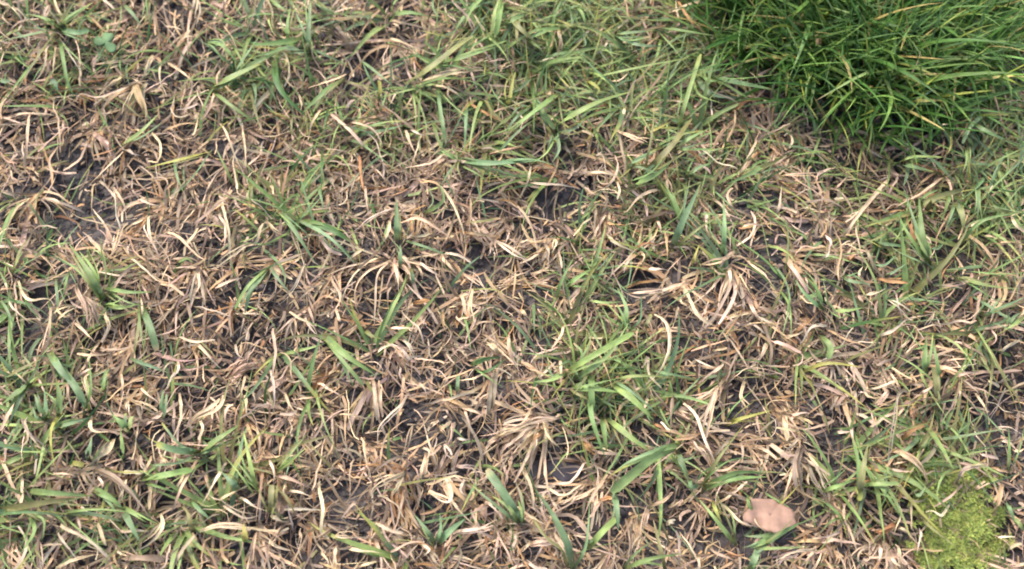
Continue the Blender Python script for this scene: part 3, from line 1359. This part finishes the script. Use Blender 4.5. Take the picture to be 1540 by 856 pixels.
def resample(pts, K):
    """smooth centre line through the points, K samples, even spacing"""
    p = np.vstack([2 * pts[0] - pts[1], pts, 2 * pts[-1] - pts[-2]])
    out = []
    for i in range(1, len(p) - 2):
        t = np.linspace(0, 1, 12, endpoint=False)[:, None]
        a, b, c, d = p[i - 1], p[i], p[i + 1], p[i + 2]
        out.append(.5 * (2 * b + (c - a) * t + (2 * a - 5 * b + 4 * c - d) * t ** 2 + (3 * b - a - 3 * c + d) * t ** 3))
    out.append(p[-2][None])
    q = np.vstack(out)
    s = np.concatenate([[0], np.cumsum(np.linalg.norm(np.diff(q, axis=0), axis=1))])
    u = np.linspace(0, s[-1], K)
    return np.stack([np.interp(u, s, q[:, k]) for k in range(q.shape[1])], -1), s[-1]


def traced_blade(key, wpx, pts, sub=0):
    K = 13
    q, ln = resample(pts, K)
    t = np.linspace(0, 1, K)
    green = key in GREEN
    H = min(0.020, (0.26 if green else 0.20) * ln * S_PX)
    lift = 0.015 if green else 0.011
    z = np.minimum(1, t * 5) * lift + H * np.sin(np.pi * np.clip(t, 0, 1) ** .9 * .86)
    if not green:
        z = lift * np.minimum(1, .45 + t * 3) + H * np.sin(np.pi * (0.05 + .9 * t))
    z = z + rng.normal(0, .0012)
    g = p2w(q[:, 0], q[:, 1], 0.0)
    gz = relief(g[:, 0], g[:, 1])
    gz = gz * .5 + gz.mean() * .5
    P = np.array([p2w(np.array([a]), np.array([b]), c)[0] for a, b, c in zip(q[:, 0], q[:, 1], gz + np.maximum(z, .001))])
    n = 1
    blunt = (rng.random() < (.12 if green else .3)) or (green and ln < 28)
    W = width_profile(K, np.array([float(blunt)])) * wpx * S_PX / 2 * (.70 if green else (.66 if wpx < 9 else .64))
    if not green:
        W = np.maximum(W, wpx * S_PX * .09)
        W = W * (1 + .10 * np.sin(t * rng.uniform(5, 14) + rng.uniform(0, 6)))[None]
    if not green:
        P[1:-1] += (np.sin(t * rng.uniform(2.5, 6) + rng.uniform(0, 6))[1:-1, None] * rng.normal(0, .0006, (1, 3)) + rng.normal(0, .00007, (K - 2, 3))) * min(1, ln / 60)
    P1 = P[None]
    S = sides(P1, np.array([rng.normal(0, .3)]), np.array([rng.normal(0, .5 if green else .9)]))
    if not green and wpx >= 8:            # an old leaf split lengthwise into strands
        k = 3 if wpx >= 12 else 2
        sp = np.linspace(-1, 1, k)
        fr = (.35 + .65 * t)[:, None]
        Pn, Wn = [], []
        for i in range(k):
            q = P + S[0] * W[0][:, None] * sp[i] * .75 * fr + rng.normal(0, .00012, (K, 3)) * t[:, None] + S[0] * (np.sin(t * rng.uniform(2, 5)) * t * rng.normal(0, .0009))[:, None]
            q[:, 2] += rng.normal(0, .0012) * t
            e = int(rng.integers(0, 4))   # strands end unevenly
            q = np.stack([np.interp(np.linspace(0, K - 1 - e, K), np.arange(K), q[:, a]) for a in range(3)], -1)
            Pn.append(q); Wn.append(W[0] * rng.uniform(.35, .62))
        P1 = np.array(Pn); W = np.array(Wn)
        S = sides(P1, rng.normal(0, .5, k), rng.normal(0, 1.0, k))
    c = jit(PAL[key], .14)
    C = np.repeat(c[None, None], K, 1)
    if green:
        f = np.clip((t - rng.uniform(.72, .95)) * 5, 0, 1) * (rng.random() < .45)
        C = C * (1 - f[None, :, None]) + np.array(PAL['y' if rng.random() < .6 else 't']) * f[None, :, None]
        f = np.clip(.18 - t, 0, .18) / .18 * .5
        C = C * (1 - f[None, :, None]) + np.array(PAL['o']) * f[None, :, None]
    else:
        C = C * (1 + .14 * np.sin(t * rng.uniform(3, 10) + rng.uniform(0, 6)))[None, :, None]
    if len(P1) > 1:
        C = C * rng.uniform(.72, 1.12, (len(P1), 1, 1))
    return P1, W, S, np.clip(C, .01, .85), (M_GREEN if green else M_DRY), (.30 if green else .4)


extra = []
for key, wpx, pts in traced:
    if key in GREEN and wpx >= 8:
        ln = np.sum(np.hypot(*np.diff(pts, axis=0).T))
        if ln < 30 or math.hypot(pts[-1][0] - 1440, pts[-1][1] - 790) < 90:
            continue
        for _ in range(random.choice([1, 2, 2, 3])):
            a = random.gauss(0, .38)
            f = random.uniform(.55, 1.15)
            rot = np.array([[math.cos(a), -math.sin(a)], [math.sin(a), math.cos(a)]])
            q = pts[0] + (pts - pts[0]) @ rot.T * f + np.array([random.gauss(0, 3), random.gauss(0, 3)])
            q[1:] += np.random.default_rng(len(extra)).normal(0, 3, q[1:].shape)
            extra.append((random.choice([key, 'l', 'g', 'b', 'o']), max(3, wpx * random.uniform(.3, .55)), q))
traced += extra
# blades that spring from the same crown form one plant
bases = np.array([t[2][0] for t in traced])
gid = list(range(len(traced)))
for i in range(len(traced)):
    for j in range(i):
        if (traced[i][0] in GREEN) == (traced[j][0] in GREEN) and np.hypot(*(bases[i] - bases[j])) < (13 if traced[i][0] in GREEN else 9):
            a, b = gid[i], gid[j]
            gid = [b if k == a else k for k in gid]
plants = {}
for i, k in enumerate(gid):
    plants.setdefault(k, []).append(i)
GRN = {'g': 'mid green', 'b': 'blue green', 'l': 'light green', 'd': 'dark green', 'y': 'yellow', 'o': 'olive green'}
NUM = {2: 'two', 3: 'three', 4: 'four', 5: 'five', 6: 'six', 7: 'seven', 8: 'eight', 9: 'nine'}


def lean(p):
    d = p[-1] - p[0]
    ch = np.hypot(*d)
    ln = np.sum(np.hypot(*np.diff(p, axis=0).T))
    if ln > ch * 1.35:
        return 'looped'
    if ln > ch * 1.06:
        return 'bent'
    return 'straight'


for k, mem in plants.items():
    key, wpx, pts = max((traced[i] for i in mem), key=lambda q: q[1] * len(q[2]))
    green = key in GREEN
    ln = np.sum(np.hypot(*np.diff(pts, axis=0).T))
    size = 'long' if ln > 95 else ('short' if ln < 42 else 'middling')
    wid = 'broad' if wpx >= 12 else ('slim' if wpx <= 7 else 'narrow')
    place = where(*pts[len(pts) // 2])
    cname = (GRN if green else DRYN)[key]
    g0 = p2w(np.array([pts[0][0]]), np.array([pts[0][1]]), .002)[0]
    o = np.array([g0[0], g0[1], float(relief(g0[0], g0[1]))])
    if len(mem) == 1:
        P, W, S, C, m, fo = traced_blade(*traced[mem[0]])
        ob = mesh_obj('grass_shoot' if green else 'straw', *blade_arrays(P, W, S, C, fo), m, None, o)
        tag(ob, f'{size} {wid} {lean(pts)} {cname} {"grass" if green else "straw"} {place}', 'grass' if green else 'straw',
            'single green grass blades' if green else 'single dry straws')
    else:
        nm = NUM.get(len(mem), 'many')
        root = empty('grass_tuft' if green else 'dry_grass_tuft', o,
                     f'{cname} tuft of {nm} {wid} blades {place}' if green else f'{cname} dead tuft of {nm} {wid} blades {place}',
                     'grass' if green else 'dry grass', 'green grass tufts' if green else 'dead grass tufts')
        for i in mem:
            P, W, S, C, m, fo = traced_blade(*traced[i])
            mesh_obj('blade', *blade_arrays(P, W, S, C, fo), m, root, o)

# ------------------------------------------------------------------ thin green sprays, each a plant
def spray(px, py, key):
    n = random.randint(4, 8); K = 10
    g0 = p2w(np.array([px]), np.array([py]), 0.004)[0]
    o = np.array([g0[0], g0[1], float(relief(g0[0], g0[1]))])
    r = rng.uniform(0, .003, n); a = rng.uniform(0, 6.283, n)
    B = np.stack([o[0] + r * np.cos(a), o[1] + r * np.sin(a), np.full(n, o[2] - .001)], -1)
    hd = rng.uniform(0, 6.283)
    P = walk(B, rng.uniform(.018, .046, n), hd + rng.normal(0, .9, n), rng.uniform(.5, 1.3, n), rng.uniform(-.7, .4, n), rng.normal(0, .45, n), K, .04)
    W = width_profile(K, np.zeros(n)) * (rng.uniform(.0010, .0027, n) / 2)[:, None]
    S = sides(P, rng.normal(0, .4, n), rng.normal(0, .7, n))
    C = colours(n, K, key + 'glob', [3, 1, 1, .7, .6], .2, ('y', .3))
    root = empty('grass_tuft', o, f'loose spray of thin {GRN[key]} blades {where(px, py)}', 'grass', 'green grass tufts')
    add_blades(root, o, P, W, S, C, M_GREEN, .35)


done = []
while len(done) < 60:
    px, py = random.uniform(-10, 1550), random.uniform(-20, 870)
    q = np.array([px]), np.array([py])
    if in_poly(*q, CLUMP)[0] or random.random() > _ell(*q, GREENS)[0] ** 1.3 + .03 or any(math.hypot(px - a, py - b) < 34 for a, b in done):
        continue
    if math.hypot(px - 1155, py - 775) < 60 or math.hypot(px - 1440, py - 790) < 130:
        continue
    done.append((px, py))
    spray(px, py, random.choices('lgbo', [3, 3, 2, 1.5])[0])

# ------------------------------------------------------------------ dense green clump
def clump():
    c0 = p2w(np.array([1290.]), np.array([60.]), 0)[0]
    o = np.array([c0[0], c0[1], float(relief(c0[0], c0[1]))])
    root = empty('grass_clump', o, 'dense lush dark green grass clump with fine upright blades', 'grass')
    for n, asparts in ((290, True), (4200, False)):
        K = 9
        pts = []
        while len(pts) < n:
            a = np.array([random.uniform(1010, 1600)]); b = np.array([random.uniform(-150, 205)])
            e = .93 + .5 * random.random() ** 1.2
            q = (a - 1290) * e + 1290, (b - 0) * e * 1.05
            if in_poly(q[0], np.maximum(q[1], -50), CLUMP)[0]:
                pts.append((a[0], b[0]))
        pts = np.array(pts)
        g = p2w(pts[:, 0], pts[:, 1] + 10, 0)
        B = g.copy(); B[:, 2] = relief(g[:, 0], g[:, 1]) - .001
        out = np.degrees(np.arctan2(B[:, 1] - o[1] - .01, B[:, 0] - o[0]))
        az = np.radians(out + rng.normal(0, 80, n))
        L = rng.uniform(.028, .066, n) if asparts else rng.uniform(.018, .050, n)
        P = walk(B, L, az, rng.uniform(.9, 1.5, n), rng.uniform(-.5, 1.1, n), rng.normal(0, .4, n), K, .04)
        W = width_profile(K, np.zeros(n)) * ((rng.uniform(.0013, .0030, n) if asparts else rng.uniform(.0008, .0020, n)) / 2)[:, None]
        S = sides(P, rng.normal(0, .3, n), rng.normal(0, .5, n))
        C = colours(n, K, 'dgblyt', [7, 2.4, 1.4, .25, .14, .5], .3, ('y', .10))
        C *= .9; C[..., 0] *= .85; C[..., 2] *= .62
        if asparts:
            add_blades(root, o, P, W, S, C, M_GREEN, .35)
        else:
            ob = mesh_obj('undergrowth', *blade_arrays(P, W, S, C, .3, 2), M_GREEN, root, o)
            ob['kind'] = 'stuff'


clump()

# ------------------------------------------------------------------ moss
def moss():
    n = 1500
    pts = []
    while len(pts) < n:
        a, b = random.uniform(1340, 1530), random.uniform(690, 880)
        g = p2w(np.array([a]), np.array([b]), 0)[0]
        if moss_at(np.array([g[0]]), np.array([g[1]]))[0] < 1.35 - 1.05 * random.random():
            pts.append(g)
    g = np.array(pts)
    hz = .002 + .004 * vnoise(g[:, 0] / .008, g[:, 1] / .008, 51)
    K = 3; per = 9
    c = np.repeat(g, per, 0); h = np.repeat(relief(g[:, 0], g[:, 1]) + hz + rng.uniform(0, .0015, n), per)
    N = n * per
    B = np.stack([c[:, 0], c[:, 1], h], -1)
    L = rng.uniform(.0011, .0026, N)
    az = np.tile(np.arange(per) * 2.4, n) + rng.uniform(0, 1, N)
    P = walk(B, L, az, rng.uniform(.1, 1.2, N), rng.uniform(-.3, .6, N), np.zeros(N), K)
    W = np.array([.5, 1, .12])[None] * rng.uniform(.00025, .00050, N)[:, None]
    S = sides(P, np.zeros(N), np.zeros(N))
    base = np.repeat(np.array([(.29, .36, .09), (.20, .26, .07), (.37, .40, .11), (.27, .23, .12)])[rng.choice(4, n, p=[.42, .3, .16, .12])]
                     * rng.uniform(.7, 1.25, (n, 1)), per, 0)
    C = np.repeat(base[:, None], K, 1)
    o = mesh_obj('moss_patch', *blade_arrays(P, W, S, C, 0, 2), M_MOSS)
    o['kind'] = 'stuff'
    tag(o, 'bright yellow green cushion of moss between dry tufts', 'moss')


moss()

# ------------------------------------------------------------------ fallen leaf, dark scrap, weed leaf
def leaf_sheet(name, outline, zc, col, label, cat, dome, thick, ribs, ribcol, mat, vary=.12):
    out = np.array(outline, float)
    c = out.mean(0)
    nr = 7
    cl = np.vstack([out, out[:1]])
    sl_ = np.concatenate([[0], np.cumsum(np.linalg.norm(np.diff(cl, axis=0), axis=1))])
    out2 = np.stack([np.interp(np.linspace(0, sl_[-1], 61)[:-1], sl_, cl[:, k]) for k in (0, 1)], -1)
    out2 = out2 + (out2 - c) * (.03 * np.sin(np.arange(60) * 2.1) * np.sin(np.arange(60) * .7))[:, None]
    m = len(out2)
    c0 = p2w(np.array([c[0]]), np.array([c[1]]), 0)[0]
    gz = float(relief(c0[0], c0[1]))
    V = []
    for r in range(nr + 1):
        f = r / nr
        q = c + (out2 - c) * f
        u = (q - c) * S_PX
        z = gz + zc + dome * (1 - f * f) + .25 * u[:, 0] * dome / .004 * .4 - .15 * u[:, 1] * dome / .004 * .4 \
            + .0009 * (vnoise(q[:, 0] / 17, q[:, 1] / 17, 61) - .5)
        V.append(np.array([p2w(np.array([a]), np.array([b]), k)[0] for a, b, k in zip(q[:, 0], q[:, 1], z)]))
    V = np.concatenate(V)
    F = []
    for r in range(nr):
        for i in range(m):
            j = (i + 1) % m
            F.append((r * m + i, (r + 1) * m + i, (r + 1) * m + j, r * m + j))
    F = np.array(F)
    nz = vnoise(V[:, 0] / .004, V[:, 1] / .004, 71)[:, None]
    C = np.array(col)[None] * (1 + vary * (nz - .5) * 2)
    o = np.array([c0[0], c0[1], gz])
    root = empty(name, o, label, cat)
    b = mesh_obj('leaf_blade', V, F, C, V[:, :2] * 60, mat, root, o)
    md = b.modifiers.new('thickness', 'SOLIDIFY'); md.thickness = thick; md.offset = -1
    for nm, wpx, pts in ribs:
        q, _ = resample(np.array(pts, float), 9)
        d = np.array([np.min(np.abs(np.linalg.norm(V[:, :2] - p2w(np.array([a]), np.array([bb]), gz + zc + dome)[0][:2], axis=1))) for a, bb in q])
        zz = []
        for a, bb in q:
            p = p2w(np.array([a]), np.array([bb]), gz + zc + dome)[0]
            i = np.argmin(np.linalg.norm(V[:, :2] - p[:2], axis=1))
            zz.append(V[i, 2] + .00025)
        P = np.array([p2w(np.array([a]), np.array([bb]), k)[0] for (a, bb), k in zip(q, zz)])[None]
        W = np.linspace(1, .4, 9)[None] * wpx * S_PX / 2
        S = sides(P, np.zeros(1), np.zeros(1))
        Cc = np.repeat(np.array(ribcol)[None, None], 9, 1)
        mesh_obj(nm, *blade_arrays(P, W, S, Cc, -.6), mat, root, o)
    return root


Z5 = 1317 / 200.0
lf = [(440, 338), (520, 342), (620, 346), (695, 352), (718, 392), (765, 400), (848, 442), (884, 488), (868, 528), (905, 572),
      (868, 622), (775, 655), (690, 668), (600, 640), (480, 585), (400, 545), (382, 505), (425, 465), (452, 415)]
lf = [(1157 + (a / Z5 - 97) * 1.06, 776 + (b / Z5 - 76) * 1.06) for a, b in lf]
leaf_sheet('fallen_leaf', lf, .0085, (.34, .215, .158), 'pinkish brown dead leaf lying among dry grass', 'leaf', .0014, .0003,
           [('midrib', 1.6, [(1120, 780), (1155, 772), (1190, 778)]), ('vein', .9, [(1140, 775), (1148, 763), (1152, 755)]),
            ('vein', .9, [(1158, 772), (1166, 764), (1172, 760)]), ('vein', .9, [(1150, 773), (1160, 785), (1166, 794)])],
           (.38, .245, .18), M_LEAF, .36)
ds = [(40, 430), (90, 395), (160, 380), (240, 372), (320, 378), (345, 395), (330, 425), (290, 470), (230, 500), (160, 512), (80, 500), (42, 470)]
ds = [(760 + a / SCL, 556 + b / SCL) for a, b in ds]
leaf_sheet('leaf_scrap', ds, .003, (.085, .078, .092), 'dark slate coloured rotting leaf scrap with fine parallel ribs', 'leaf', .0015, .0004,
           [('rib', 1.2, [(780, 716 - k * 7), (820, 706 - k * 6), (868, 698 - k * 4)]) for k in range(3)], (.15, .14, .165), M_LEAF, .3)
wl = [(157, 68), (148, 70), (142, 66), (141, 59), (146, 55), (150, 56), (154, 60), (155, 52), (159, 48), (164, 51), (169, 50), (172, 55),
      (169, 62), (163, 65), (171, 66), (176, 71), (173, 78), (168, 80), (163, 78), (159, 72)]
leaf_sheet('weed_leaf', wl, .014, (.105, .180, .085), 'small lobed blue green weed leaf among dead grass', 'leaf', .0012, .0003,
           [('midrib', 1.0, [(158, 67), (151, 63), (145, 60)]), ('midrib', 1.0, [(159, 66), (161, 60), (163, 53)]), ('midrib', 1.0, [(160, 68), (165, 71), (170, 75)]), ('stalk', 2.0, [(146, 92), (150, 82), (157, 69)])], (.15, .25, .11), M_LEAF, .18)
